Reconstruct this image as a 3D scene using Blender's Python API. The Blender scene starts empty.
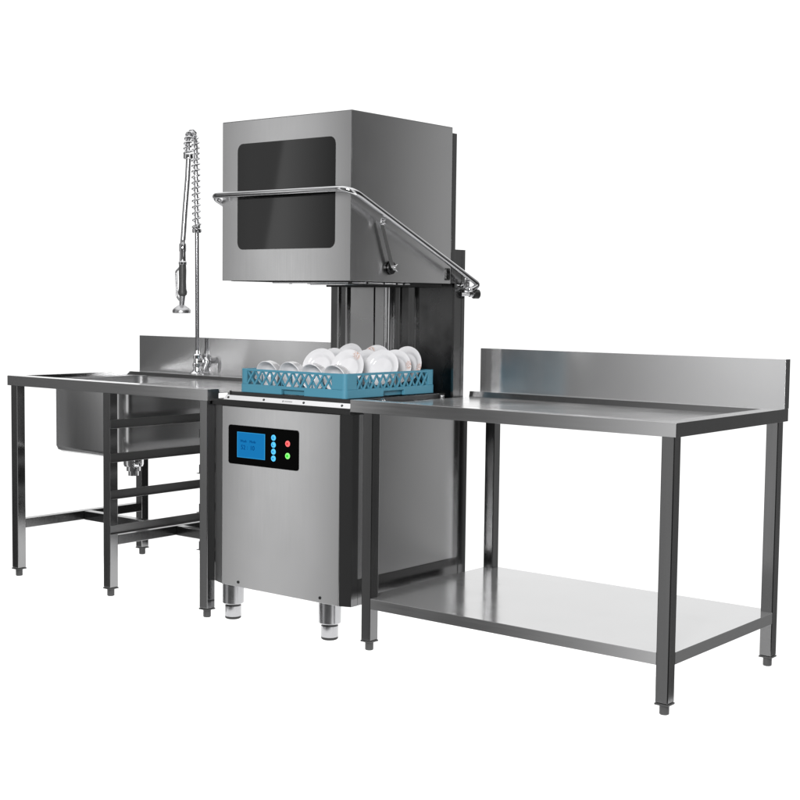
import bpy, bmesh, math, random
from mathutils import Vector, Matrix

random.seed(7)
S = bpy.context.scene
C = S.collection
rad = math.radians

# ------------------------------------------------------------------ materials
def new_mat(name):
    m = bpy.data.materials.new(name)
    m.use_nodes = True
    nt = m.node_tree
    b = nt.nodes['Principled BSDF']
    return m, nt, b

def metal(name, base, rough, stretch=(6, 6, 220), amount=0.05, bump=0.02, scuff=0.0, along=None):
    """Brushed steel: fine stretched grain in roughness and normal, broad faint smudges."""
    m, nt, b = new_mat(name)
    L = nt.links
    tc = nt.nodes.new('ShaderNodeTexCoord')
    mp = nt.nodes.new('ShaderNodeMapping')
    mp.inputs['Scale'].default_value = stretch
    L.new(tc.outputs['Object'], mp.inputs['Vector'])
    n1 = nt.nodes.new('ShaderNodeTexNoise')
    n1.inputs['Scale'].default_value = 1.0
    n1.inputs['Detail'].default_value = 4
    L.new(mp.outputs['Vector'], n1.inputs['Vector'])
    n2 = nt.nodes.new('ShaderNodeTexNoise')
    n2.inputs['Scale'].default_value = 5.0
    n2.inputs['Detail'].default_value = 5
    L.new(tc.outputs['Object'], n2.inputs['Vector'])
    r1 = nt.nodes.new('ShaderNodeMapRange')
    r1.inputs['To Min'].default_value = rough - amount
    r1.inputs['To Max'].default_value = rough + amount
    L.new(n1.outputs['Fac'], r1.inputs['Value'])
    r2 = nt.nodes.new('ShaderNodeMapRange')
    r2.inputs['From Min'].default_value = 0.35
    r2.inputs['From Max'].default_value = 0.75
    r2.inputs['To Min'].default_value = 0.0
    r2.inputs['To Max'].default_value = 0.025 + scuff
    L.new(n2.outputs['Fac'], r2.inputs['Value'])
    ad = nt.nodes.new('ShaderNodeMath'); ad.operation = 'ADD'
    L.new(r1.outputs['Result'], ad.inputs[0]); L.new(r2.outputs['Result'], ad.inputs[1])
    L.new(ad.outputs[0], b.inputs['Roughness'])
    bp = nt.nodes.new('ShaderNodeBump')
    bp.inputs['Strength'].default_value = bump
    bp.inputs['Distance'].default_value = 0.001
    L.new(n1.outputs['Fac'], bp.inputs['Height'])
    L.new(bp.outputs['Normal'], b.inputs['Normal'])
    b.inputs['Base Color'].default_value = (base, base, base * 1.005, 1)
    b.inputs['Metallic'].default_value = 1.0
    if along:                       # brushed grain: reflections smear along this direction
        cv = nt.nodes.new('ShaderNodeCombineXYZ')
        for k in range(3): cv.inputs[k].default_value = along[k]
        b.inputs['Anisotropic'].default_value = 1.0
        L.new(cv.outputs[0], b.inputs['Tangent'])
    return m

def plain(name, col, rough, metallic=0.0, spec=0.5, noise=0.0, emit=None, es=0.0, coat=0.0):
    m, nt, b = new_mat(name)
    b.inputs['Base Color'].default_value = (*col, 1)
    b.inputs['Roughness'].default_value = rough
    b.inputs['Metallic'].default_value = metallic
    b.inputs['Specular IOR Level'].default_value = spec
    b.inputs['Coat Weight'].default_value = coat
    if noise:
        tc = nt.nodes.new('ShaderNodeTexCoord')
        n = nt.nodes.new('ShaderNodeTexNoise'); n.inputs['Scale'].default_value = 40; n.inputs['Detail'].default_value = 4
        nt.links.new(tc.outputs['Object'], n.inputs['Vector'])
        r = nt.nodes.new('ShaderNodeMapRange')
        r.inputs['To Min'].default_value = max(0.02, rough - noise); r.inputs['To Max'].default_value = rough + noise
        nt.links.new(n.outputs['Fac'], r.inputs['Value'])
        nt.links.new(r.outputs['Result'], b.inputs['Roughness'])
    if emit:
        b.inputs['Emission Color'].default_value = (*emit, 1)
        b.inputs['Emission Strength'].default_value = es
    return m

M_panel = metal('brushed_panel_steel', 0.62, 0.20, (160, 160, 5), 0.022, 0.004, along=(0, 0, 1))
M_back = metal('splashback_steel', 0.60, 0.20, (160, 160, 5), 0.015, 0.002, along=(0, 0, 1))
M_apron = metal('rolled_edge_steel', 0.58, 0.12, (4, 4, 160), 0.04, 0.012)
M_top = metal('worktop_steel', 0.72, 0.15, (3, 120, 3), 0.05, 0.012, 0.07)
M_shelf = metal('shelf_steel', 0.55, 0.11, (2, 60, 2), 0.05, 0.012, 0.07)
M_leg = metal('shaded_box_steel', 0.18, 0.16, (90, 90, 3), 0.04, 0.01)  # same steel as the panels, toned darker: shade put into its base
M_leg2 = metal('lit_box_steel', 0.28, 0.14, (90, 90, 3), 0.04, 0.01)  # lighter copy of that steel for the sink table's legs
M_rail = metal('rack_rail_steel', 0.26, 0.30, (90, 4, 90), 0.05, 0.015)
M_basin = metal('sink_steel', 0.60, 0.24, (60, 60, 4), 0.02, 0.006, -0.04)
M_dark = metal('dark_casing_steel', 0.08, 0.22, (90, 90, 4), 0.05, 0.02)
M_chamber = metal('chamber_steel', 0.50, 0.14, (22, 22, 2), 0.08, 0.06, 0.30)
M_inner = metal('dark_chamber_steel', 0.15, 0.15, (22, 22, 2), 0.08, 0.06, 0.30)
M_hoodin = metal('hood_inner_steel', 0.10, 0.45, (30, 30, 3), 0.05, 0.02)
M_chrome = plain('chrome', (0.82, 0.82, 0.83), 0.07, 1.0, noise=0.03)
M_shelf.node_tree.nodes['Principled BSDF'].inputs['Metallic'].default_value = 0.75
M_top.node_tree.nodes['Principled BSDF'].inputs['Metallic'].default_value = 0.68
M_tube = plain('polished_tube_steel', (0.66, 0.66, 0.67), 0.12, 1.0, noise=0.03)
M_riser = plain('riser_pipe_steel', (0.30, 0.30, 0.31), 0.22, 1.0, noise=0.06)
M_satin = plain('satin_foot_steel', (0.44, 0.44, 0.45), 0.26, 1.0, noise=0.05)
M_link = metal('link_bar_steel', 0.42, 0.30, (90, 90, 4), 0.05, 0.02)
M_polish = plain('polished_lip_steel', (0.86, 0.86, 0.87), 0.16, 1.0, noise=0.05)
M_hose = plain('braided_hose_steel', (0.55, 0.55, 0.56), 0.32, 1.0, noise=0.08)
M_grip = plain('dark_rubber_grip', (0.06, 0.06, 0.06), 0.45, noise=0.08)
M_black = plain('black_plastic', (0.012, 0.012, 0.012), 0.35, noise=0.05)
M_matte = plain('matte_black', (0.015, 0.015, 0.015), 0.5, noise=0.05)
M_glass = plain('black_window_glass', (0.003, 0.003, 0.003), 0.03, spec=0.50)
M_cp = plain('black_control_glass', (0.001, 0.001, 0.001), 0.2, spec=0.03)
M_lcd = plain('lcd_blue', (0.0, 0.0, 0.0), 0.3, spec=0.05, emit=(0.008, 0.185, 0.47), es=1.0)
M_lcdedge = plain('lcd_edge_glow', (0.0, 0.0, 0.0), 0.3, spec=0.05, emit=(0.03, 0.31, 0.64), es=1.0)
M_lcdtxt = plain('lcd_text', (0.0, 0.0, 0.0), 0.4, spec=0.05, emit=(0.0, 0.055, 0.21), es=1.0)
M_bblue = plain('button_blue', (0.05, 0.3, 0.5), 0.35, emit=(0.07, 0.42, 0.72), es=0.9)
M_bblue2 = plain('button_blue_icon', (0.0, 0.05, 0.2), 0.35, emit=(0.0, 0.13, 0.40), es=0.9)
M_bred = plain('button_red', (0.5, 0.05, 0.05), 0.35, emit=(0.80, 0.16, 0.16), es=0.9)
M_bred2 = plain('button_red_icon', (0.3, 0.0, 0.0), 0.35, emit=(0.45, 0.0, 0.012), es=0.9)
M_bgreen = plain('button_green', (0.1, 0.5, 0.08), 0.35, emit=(0.26, 0.85, 0.20), es=0.9)
M_bgreen2 = plain('button_green_icon', (0.0, 0.3, 0.0), 0.35, emit=(0.03, 0.55, 0.03), es=0.9)
M_rack = plain('teal_polypropylene', (0.075, 0.26, 0.36), 0.42, spec=0.4, noise=0.06)
M_foot = plain('dark_foot_plastic', (0.045, 0.045, 0.045), 0.4, noise=0.08)
M_label = plain('grey_print', (0.25, 0.25, 0.25), 0.5)

def china(name, mark):
    """Glazed white china; some plates carry a small red and gold printed flower."""
    m, nt, b = new_mat(name)
    L = nt.links
    b.inputs['Roughness'].default_value = 0.12
    b.inputs['Coat Weight'].default_value = 0.3
    white = (0.80, 0.795, 0.81, 1)
    b.inputs['Base Color'].default_value = white
    if mark:
        tc = nt.nodes.new('ShaderNodeTexCoord')
        vs = nt.nodes.new('ShaderNodeVectorMath'); vs.operation = 'DISTANCE'
        vs.inputs[1].default_value = (0.0, 0.056, 0.014)
        L.new(tc.outputs['Object'], vs.inputs[0])
        n = nt.nodes.new('ShaderNodeTexNoise'); n.inputs['Scale'].default_value = 170; n.inputs['Detail'].default_value = 3
        L.new(tc.outputs['Object'], n.inputs['Vector'])
        r = nt.nodes.new('ShaderNodeMapRange')
        r.inputs['From Min'].default_value = 0.020; r.inputs['From Max'].default_value = 0.009
        L.new(vs.outputs['Value'], r.inputs['Value'])
        ml = nt.nodes.new('ShaderNodeMath'); ml.operation = 'MULTIPLY'
        L.new(r.outputs['Result'], ml.inputs[0])
        r2 = nt.nodes.new('ShaderNodeMapRange')
        r2.inputs['From Min'].default_value = 0.44; r2.inputs['From Max'].default_value = 0.54
        L.new(n.outputs['Fac'], r2.inputs['Value'])
        L.new(r2.outputs['Result'], ml.inputs[1])
        rp = nt.nodes.new('ShaderNodeValToRGB')
        rp.color_ramp.elements[0].position = 0.40; rp.color_ramp.elements[0].color = (0.42, 0.06, 0.05, 1)
        rp.color_ramp.elements[1].position = 0.62; rp.color_ramp.elements[1].color = (0.60, 0.30, 0.14, 1)
        L.new(n.outputs['Fac'], rp.inputs['Fac'])
        mx = nt.nodes.new('ShaderNodeMix'); mx.data_type = 'RGBA'
        mx.inputs['A'].default_value = white
        fd = nt.nodes.new('ShaderNodeMath'); fd.operation = 'MULTIPLY'; fd.inputs[1].default_value = 0.7
        L.new(ml.outputs[0], fd.inputs[0]); L.new(fd.outputs[0], mx.inputs['Factor'])
        L.new(rp.outputs['Color'], mx.inputs['B'])
        L.new(mx.outputs['Result'], b.inputs['Base Color'])
    return m
M_china = china('white_china', False)
M_chinam = china('white_china_flower', True)

# ------------------------------------------------------------------ mesh helpers (world coordinates)
def box(bm, x0, x1, y0, y1, z0, z1, bev=0.0012):
    t = bmesh.new()
    vs = [t.verts.new((x, y, z)) for x in (x0, x1) for y in (y0, y1) for z in (z0, z1)]
    for f in ((0, 1, 3, 2), (4, 6, 7, 5), (0, 4, 5, 1), (2, 3, 7, 6), (0, 2, 6, 4), (1, 5, 7, 3)):
        t.faces.new([vs[i] for i in f])
    bmesh.ops.recalc_face_normals(t, faces=t.faces)
    bev = min(bev, 0.4 * min(abs(x1 - x0), abs(y1 - y0), abs(z1 - z0)))
    if bev > 0:
        bmesh.ops.bevel(t, geom=list(t.edges), offset=bev, segments=2, profile=0.5, affect='EDGES')
    merge(bm, t)

def merge(bm, t, mat=None):
    me = bpy.data.meshes.new('tmp')
    if mat is not None:
        t.transform(mat)
    t.to_mesh(me); t.free()
    bm.from_mesh(me)
    bpy.data.meshes.remove(me)

def prism(bm, prof, axis, a, b, bev=0.0, smooth=False):
    """Extrude a closed 2-D profile along an axis from a to b."""
    t = bmesh.new()
    def P(u, v, w):
        return {'x': (w, u, v), 'y': (u, w, v), 'z': (u, v, w)}[axis]
    A = [t.verts.new(P(u, v, a)) for u, v in prof]
    B = [t.verts.new(P(u, v, b)) for u, v in prof]
    n = len(prof)
    for i in range(n):
        f = t.faces.new((A[i], A[(i + 1) % n], B[(i + 1) % n], B[i]))
        f.smooth = smooth
    t.faces.new(A[::-1]); t.faces.new(B)
    bmesh.ops.recalc_face_normals(t, faces=t.faces)
    if bev:
        bmesh.ops.bevel(t, geom=list(t.edges), offset=bev, segments=2, profile=0.5, affect='EDGES')
    merge(bm, t)

def rrect(x0, x1, y0, y1, r, n=6):
    pts = []
    for cx, cy, a0 in ((x1 - r, y1 - r, 0), (x0 + r, y1 - r, 90), (x0 + r, y0 + r, 180), (x1 - r, y0 + r, 270)):
        for k in range(n + 1):
            a = rad(a0 + 90 * k / n)
            pts.append((cx + r * math.cos(a), cy + r * math.sin(a)))
    return pts

def lathe(bm, prof, n=40, mat=None, closed=False):
    """Revolve (r, z) pairs around z, then move by mat."""
    t = bmesh.new()
    rings = []
    for r, z in prof:
        if r < 1e-6:
            rings.append([t.verts.new((0, 0, z))])
        else:
            rings.append([t.verts.new((r * math.cos(2 * math.pi * k / n), r * math.sin(2 * math.pi * k / n), z)) for k in range(n)])
    m = len(rings)
    for i in range(m if closed else m - 1):
        A, B = rings[i], rings[(i + 1) % m]
        for k in range(n):
            k2 = (k + 1) % n
            if len(A) == 1 and len(B) == 1: continue
            if len(A) == 1: f = t.faces.new((A[0], B[k2], B[k]))
            elif len(B) == 1: f = t.faces.new((A[k], A[k2], B[0]))
            else: f = t.faces.new((A[k], A[k2], B[k2], B[k]))
            f.smooth = True
    bmesh.ops.recalc_face_normals(t, faces=t.faces)
    merge(bm, t, mat)

def frame_to(p, d):
    """Matrix that puts +z along d at p."""
    return Matrix.Translation(Vector(p)) @ Vector(d).normalized().to_track_quat('Z', 'Y').to_matrix().to_4x4()

def cyl(bm, p, q, r, r2=None, n=24, bev=0.0):
    p, q = Vector(p), Vector(q)
    h = (q - p).length
    r2 = r if r2 is None else r2
    pr = [(0, 0), (r - bev, 0), (r, bev), (r2, h - bev), (r2 - bev, h), (0, h)] if bev else [(0, 0), (r, 0), (r, 0.0002), (r2, h - 0.0002), (r2, h), (0, h)]
    lathe(bm, pr, n, frame_to(p, q - p))

def smooth_path(pts, radii, seg=8):
    """Polyline with filleted corners (radii per inner point)."""
    pts = [Vector(p) for p in pts]
    out = [pts[0]]
    for i in range(1, len(pts) - 1):
        a, b, c = pts[i - 1], pts[i], pts[i + 1]
        u, v = (a - b).normalized(), (c - b).normalized()
        half = u.angle(v) / 2
        d = min(radii[i - 1] / math.tan(half), 0.49 * (a - b).length if i > 1 else 0.95 * (a - b).length, 0.95 * (c - b).length)
        p0, p1 = b + u * d, b + v * d
        for k in range(seg + 1):
            t = k / seg
            out.append((1 - t) ** 2 * p0 + 2 * t * (1 - t) * b + t * t * p1)
    out.append(pts[-1])
    return out

def tube(bm, path, r, n=14):
    path = [Vector(p) for p in path]
    t = bmesh.new()
    up = None; rings = []
    for i, p in enumerate(path):
        d = (path[min(i + 1, len(path) - 1)] - path[max(i - 1, 0)]).normalized()
        if up is None:
            up = d.orthogonal().normalized()
        up = (up - d * up.dot(d)).normalized()
        s = d.cross(up)
        rr = r[i] if isinstance(r, (list, tuple)) else r
        rings.append([t.verts.new(p + rr * (math.cos(2 * math.pi * k / n) * up + math.sin(2 * math.pi * k / n) * s)) for k in range(n)])
    for A, B in zip(rings, rings[1:]):
        for k in range(n):
            f = t.faces.new((A[k], A[(k + 1) % n], B[(k + 1) % n], B[k])); f.smooth = True
    t.faces.new(rings[0][::-1]); t.faces.new(rings[-1])
    bmesh.ops.recalc_face_normals(t, faces=t.faces)
    merge(bm, t)

def world_loc(o):
    v = Vector((0, 0, 0))
    while o is not None:
        v = v + Vector(o.location); o = o.parent
    return v

def sharpen(bm, deg):
    bm.normal_update()
    for e in bm.edges:
        if len(e.link_faces) == 2 and e.calc_face_angle(0) > rad(deg):
            e.smooth = False

def obj(name, bm, mat, parent=None, label=None):
    """Link a world-space bmesh as one mesh object under its parent."""
    if parent is not None:
        bm.transform(Matrix.Translation(-world_loc(parent)))
    me = bpy.data.meshes.new(name)
    sharpen(bm, 38)
    bm.to_mesh(me); bm.free()
    mats = mat if isinstance(mat, (list, tuple)) else [mat]
    for m in mats: me.materials.append(m)
    o = bpy.data.objects.new(name, me); C.objects.link(o)
    if parent is not None: o.parent = parent
    if label: o['label'] = label
    return o

def thing(name, label, cat, loc, group=None):
    o = bpy.data.objects.new(name, None); C.objects.link(o)
    o.location = loc; o.empty_display_size = 0.1
    o['label'] = label; o['category'] = cat
    if group: o['group'] = group
    return o

def B(): return bmesh.new()

def add_text(s, size, mat_w, extrude=0.0004):
    """Text as a bmesh, laid on the plane given by mat_w."""
    cu = bpy.data.curves.new('lettering', 'FONT')
    cu.body = s; cu.size = size; cu.extrude = extrude; cu.align_x = 'CENTER'; cu.align_y = 'CENTER'
    o = bpy.data.objects.new('lettering', cu)
    C.objects.link(o)
    dg = bpy.context.evaluated_depsgraph_get()
    me = bpy.data.meshes.new_from_object(o.evaluated_get(dg))
    t = bmesh.new(); t.from_mesh(me); t.transform(mat_w)
    bpy.data.objects.remove(o); bpy.data.curves.remove(cu); bpy.data.meshes.remove(me)
    return t

# ------------------------------------------------------------------ the surface everything stands on
FX0, FX1, FY0, FY1 = -1.64, 1.59, -0.075, 0.86
bm = B(); bm.faces.new([bm.verts.new(p) for p in ((FX0, FY0, 0), (FX1, FY0, 0), (FX1, FY1, 0), (FX0, FY1, 0))])
m, nt, b = new_mat('translucent_white_floor')  # added sheet, translucent so the lamp below turns it white
b.inputs['Base Color'].default_value = (0.92, 0.92, 0.92, 1); b.inputs['Roughness'].default_value = 0.6
b.inputs['Specular IOR Level'].default_value = 0.2
tr = nt.nodes.new('ShaderNodeBsdfTranslucent'); tr.inputs['Color'].default_value = (0.93, 0.93, 0.93, 1)
mx = nt.nodes.new('ShaderNodeMixShader'); mx.inputs[0].default_value = 0.8
out = nt.nodes['Material Output']
nt.links.new(b.outputs[0], mx.inputs[1]); nt.links.new(tr.outputs[0], mx.inputs[2]); nt.links.new(mx.outputs[0], out.inputs['Surface'])
o = obj('floor', bm, m); o['kind'] = 'structure'

# ------------------------------------------------------------------ common pieces
def square_leg(parent, x, y, ztop, s=0.0205, mat=M_leg):
    bm = B(); box(bm, x - s, x + s, y - s, y + s, 0.036, ztop, 0.0025)
    leg = obj('leg', bm, mat, parent)
    bm = B()
    box(bm, x - s - 0.0014, x + s + 0.0014, y - s - 0.0014, y + s + 0.0014, 0.0295, 0.0352, 0.001)
    lathe(bm, [(0, 0), (0.0125, 0), (0.0145, 0.002), (0.0145, 0.0285), (0, 0.0285)], 20, Matrix.Translation((x, y, 0.0006)))
    obj('foot', bm, M_foot, leg)
    return leg

def framed_top(bm, x0, x1, y0, y1, zt, za, rim_l, rim_r, rim_f, rim_b, deck, slope=0.004, hole=None):
    """Worktop: folded apron, raised rim and a recessed deck. A rim of 0 leaves that side open."""
    t = bmesh.new()
    V = lambda x, y, z: t.verts.new((x, y, z))
    sl = slope if rim_l else 0; sr = slope if rim_r else 0
    o = [V(x0, y0, zt), V(x1, y0, zt), V(x1, y1, zt), V(x0, y1, zt)]
    xi0, xi1, yi0, yi1 = x0 + rim_l, x1 - rim_r, y0 + rim_f, y1 - rim_b
    i = [V(xi0, yi0, zt), V(xi1, yi0, zt), V(xi1, yi1, zt), V(xi0, yi1, zt)]
    d0x, d1x, d0y, d1y = xi0 + sl, xi1 - sr, yi0 + slope, yi1 - slope
    d = [V(d0x, d0y, deck), V(d1x, d0y, deck), V(d1x, d1y, deck), V(d0x, d1y, deck)]
    sides = [0, 2]
    if rim_r: sides.append(1)
    if rim_l: sides.append(3)
    for k in range(4):
        k2 = (k + 1) % 4
        if k in sides:
            t.faces.new((o[k], o[k2], i[k2], i[k]))
            t.faces.new((i[k], i[k2], d[k2], d[k])).material_index = 1  # recess walls take the darker steel: shade put into the colour
    if hole:
        hx0, hx1, hy0, hy1, r = hole
        loop = rrect(hx0, hx1, hy0, hy1, r, 6)
        hv = [V(x, y, deck) for x, y in loop]
        n = 7
        q = [d[2], d[3], d[0], d[1]]          # corner order of rrect: ++, -+, --, +-
        for c in range(4):
            seg = hv[c * n:(c + 1) * n]
            for k in range(n - 1):
                t.faces.new((q[c], seg[k + 1], seg[k]))
            nx = hv[((c + 1) * n) % len(hv)]
            t.faces.new((q[c], q[(c + 1) % 4], nx, seg[-1]))
    else:
        t.faces.new(d)
    bmesh.ops.recalc_face_normals(t, faces=t.faces)
    bmesh.ops.solidify(t, geom=list(t.faces), thickness=0.0015)
    merge(bm, t)

# ------------------------------------------------------------------ landing table (right)
RX0, RX1, RYF, RYB, ZT, AP = 0.3065, 1.5224, 0.001, 0.7744, 0.850, 0.0414
lt = thing('landing_table', 'stainless outlet table with a single undershelf and splashback, right of the dishwasher', 'table', (0.92, 0.39, 0))
bm = B()
framed_top(bm, RX0, RX1, RYF, RYB - 0.034, ZT, ZT - AP, 0, 0.055, 0.045, 0.055, ZT - 0.020)
obj('worktop', bm, [M_top, M_leg], lt)
bm = B()
box(bm, RX0, RX1 - 0.0016, RYF - 0.0016, RYF, ZT - AP, ZT - 0.0006, 0.0006)
obj('front_apron', bm, M_apron, lt)
bm = B()
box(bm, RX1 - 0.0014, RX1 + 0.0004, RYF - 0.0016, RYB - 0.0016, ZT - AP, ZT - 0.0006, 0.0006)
obj('side_apron', bm, M_leg, lt)  # side face toned darker than the front edge, shade in its colour
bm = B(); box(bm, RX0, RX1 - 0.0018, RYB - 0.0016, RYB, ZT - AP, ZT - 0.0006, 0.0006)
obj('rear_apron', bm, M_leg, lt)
bm = B()
box(bm, 0.314, RX1 - 0.0003, RYB - 0.033, RYB - 0.002, ZT - 0.0004, 1.0105, 0.0005)
obj('splashback', bm, M_back, lt)
bm = B()
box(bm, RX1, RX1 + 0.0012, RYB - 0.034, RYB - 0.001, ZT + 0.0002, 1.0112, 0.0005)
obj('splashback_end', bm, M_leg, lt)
for x in (0.3755, 1.4905):
    for y in (0.0305, 0.7435):
        square_leg(lt, x, y, ZT - 0.024)
SX0, SX1, SY0, SY1 = 0.3545, 1.5115, 0.0095, 0.7645
c = 0.0416
def notch(x, y, sx, sy):
    return [(x, y + sy * c), (x + sx * c, y + sy * c), (x + sx * c, y)]
out = notch(SX0, SY0, 1, 1) + notch(SX1, SY0, -1, 1)[::-1] + notch(SX1, SY1, -1, -1) + notch(SX0, SY1, 1, -1)[::-1]
bm = B(); prism(bm, out, 'z', 0.1802, 0.1820)
sh = obj('undershelf', bm, M_shelf, lt)
e = 0.0005
for q in ((SX0 + c - e, SX1 - c + e, SY0 + e, SY0 + 0.0020), (SX0 + c - e, SX1 - c + e, SY1 - 0.0020, SY1 - e), (SX1 - 0.0020, SX1 - e, SY0 + c - e, SY1 - c + e), (SX0 + e, SX0 + 0.0020, SY0 + c - e, SY1 - c + e)):
    bm = B(); box(bm, *q, 0.146, 0.1801, 0.0)
    obj('shelf_lip', bm, M_apron, sh)

# ------------------------------------------------------------------ sink table (left)
LX0, LX1, LYF, LYB = -1.5745, -0.3590, -0.027, 0.7097
LZ = 0.8525
HX0, HX1, HY0, HY1 = -1.445, -0.975, 0.095, 0.590
st = thing('sink_table', 'stainless inlet table with a deep sink, rack slides below and splashback, left of the dishwasher', 'sink table', (-0.96, 0.34, 0))
bm = B()
framed_top(bm, LX0, LX1, LYF, LYB - 0.034, LZ, LZ - AP, 0.05, 0, 0.055, 0.085, LZ - 0.014, hole=(HX0, HX1, HY0, HY1, 0.05))
obj('worktop', bm, [M_top, M_leg2], st)
bm = B()
box(bm, LX0, LX1, LYF - 0.0016, LYF, LZ - AP, LZ - 0.0006, 0.0006)
obj('front_apron', bm, M_apron, st)
bm = B()
box(bm, LX0 - 0.0016, LX0 - 0.0001, LYF - 0.0016, LYB - 0.0018, LZ - AP, LZ - 0.0006, 0.0006)
obj('side_apron', bm, M_leg, st)
bm = B(); box(bm, LX0, LX1, LYB - 0.0016, LYB, LZ - AP, LZ - 0.0006, 0.0006)
obj('rear_apron', bm, M_leg, st)
bm = B(); box(bm, LX1 - 0.001, LX1 + 0.0008, LYF - 0.0012, LYF + 0.054, LZ - AP, LZ + 0.0008, 0.0006)
obj('apron_end', bm, M_link, st)
bm = B()
box(bm, -1.560, -0.3195, LYB - 0.033, LYB - 0.002, LZ - 0.0004, 1.0135, 0.0015)
obj('splashback', bm, M_back, st)
# basin: rounded tub, open top
bm = B()
t = bmesh.new()
levels = [(0.0, 0.836, 0.05), (0.0, 0.560, 0.05), (0.006, 0.543, 0.047), (0.020, 0.534, 0.040), (0.05, 0.531, 0.03), (0.20, 0.526, 0.02)]
rings = []
for ins, z, r in levels:
    rings.append([t.verts.new((x, y, z)) for x, y in rrect(HX0 + ins, HX1 - ins, HY0 + ins, HY1 - ins, r, 8)])
for A, Bq in zip(rings, rings[1:]):
    n = len(A)
    for k in range(n):
        f = t.faces.new((A[k], A[(k + 1) % n], Bq[(k + 1) % n], Bq[k])); f.smooth = True
t.faces.new(rings[-1])
bmesh.ops.recalc_face_normals(t, faces=t.faces)
bmesh.ops.solidify(t, geom=list(t.faces), thickness=0.0015)
merge(bm, t)
basin = obj('sink_basin', bm, M_basin, st)
bm = B()
lathe(bm, [(0, 0.0), (0.030, 0.0), (0.030, 0.016), (0.040, 0.020), (0.043, 0.030), (0.043, 0.052), (0.047, 0.056), (0.047, 0.079), (0, 0.079)], 40, Matrix.Translation((-1.212, 0.345, 0.4475)))
lathe(bm, [(0, 0), (0.022, 0), (0.022, 0.02), (0, 0.02)], 30, Matrix.Translation((-1.212, 0.345, 0.4270)))
obj('drain', bm, M_chrome, basin)
lx = (-1.5450, -0.9440, -0.3905)
for x in lx:
    for y in (0.0015, 0.6795):
        square_leg(st, x, y, LZ - 0.022, mat=M_leg2)
for x in lx:
    bm = B(); box(bm, x - 0.0195, x + 0.0195, 0.0225, 0.6585, 0.2045, 0.2435, 0.0025)
    obj('stretcher', bm, M_leg, st)
for a, c in ((lx[0], lx[1]), (lx[1], lx[2])):
    bm = B(); box(bm, a + 0.020, c - 0.020, 0.330, 0.369, 0.2035, 0.2425, 0.0025)
    obj('cross_bar', bm, M_leg, st)
for zb in (0.671, 0.537, 0.391, 0.251):
    for x, s in ((lx[1] + 0.0212, 1), (lx[2] - 0.0212, -1)):
        bm = B()
        a, c = sorted((x, x + s * 0.0025)); box(bm, a, c, -0.019, 0.700, zb, zb + 0.0345, 0.0008)
        a, c = sorted((x + s * 0.0026, x + s * 0.016)); box(bm, a, c, -0.019, 0.700, zb, zb + 0.0022, 0.0008)
        obj('rack_rail', bm, M_rail, st)

# ------------------------------------------------------------------ pre-rinse spray tap on the sink table
fx, fy, fz = -1.142, 0.648, LZ + 0.0002
tap = thing('spray_tap', 'tall chrome pre-rinse spray tap with coiled spring hose, standing behind the sink', 'tap', (fx, fy, fz))
bm = B()
lathe(bm, [(0, 0), (0.034, 0), (0.035, 0.004), (0.028, 0.010), (0.019, 0.016), (0.017, 0.030), (0.021, 0.034), (0.021, 0.046), (0.016, 0.050), (0.0145, 0.066), (0.020, 0.070), (0.020, 0.084), (0.0135, 0.090), (0.0115, 0.104), (0, 0.104)], 32, Matrix.Translation((fx, fy, fz)))
obj('valve_body', bm, M_chrome, tap)
bm = B()
cyl(bm, (fx + 0.016, fy - 0.002, fz + 0.056), (fx + 0.058, fy - 0.006, fz + 0.058), 0.011, 0.013, 20, 0.002)
tube(bm, smooth_path([(fx + 0.058, fy - 0.006, fz + 0.072), (fx + 0.072, fy - 0.010, fz + 0.060), (fx + 0.056, fy - 0.022, fz + 0.012)], [0.01]), [0.009] * 10 + [0.006], 12)
obj('lever', bm, M_chrome, tap)
bm = B(); cyl(bm, (fx, fy, fz + 0.1035), (fx - 0.004, fy, 1.486), 0.0088, n=20)
obj('riser_pipe', bm, M_riser, tap)
# hose path: up from the riser, over the arch, down to the gun
hy = 0.560
top = [(fx - 0.004, fy, 1.476), (fx - 0.008, fy, 1.62), (fx - 0.012, fy, 1.80)]
arch = []
for k in range(1, 13):
    a = math.pi * k / 13
    arch.append((fx - 0.012 + 0.018 * k / 13, 0.617 + 0.031 * math.cos(a), 1.80 + 0.098 * math.sin(a) ** 0.7))
down = [(fx + 0.010, hy + 0.026, 1.795), (fx + 0.010, hy + 0.020, 1.70), (fx + 0.006, hy + 0.009, 1.56), (fx + 0.004, hy, 1.435)]
path = [Vector(p) for p in top + arch + down]
def resample(path, n):
    L = [0]
    for a, c in zip(path, path[1:]): L.append(L[-1] + (c - a).length)
    out = []; j = 0
    for k in range(n + 1):
        s = L[-1] * k / n
        while j < len(L) - 2 and L[j + 1] < s: j += 1
        t = (s - L[j]) / max(1e-9, L[j + 1] - L[j])
        out.append(path[j].lerp(path[j + 1], t))
    return out
rp = resample(path, 160)
bm = B(); tube(bm, rp, [0.0085 if k < 96 else 0.0112 for k in range(len(rp))], 14); obj('hose', bm, M_hose, tap)
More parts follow.
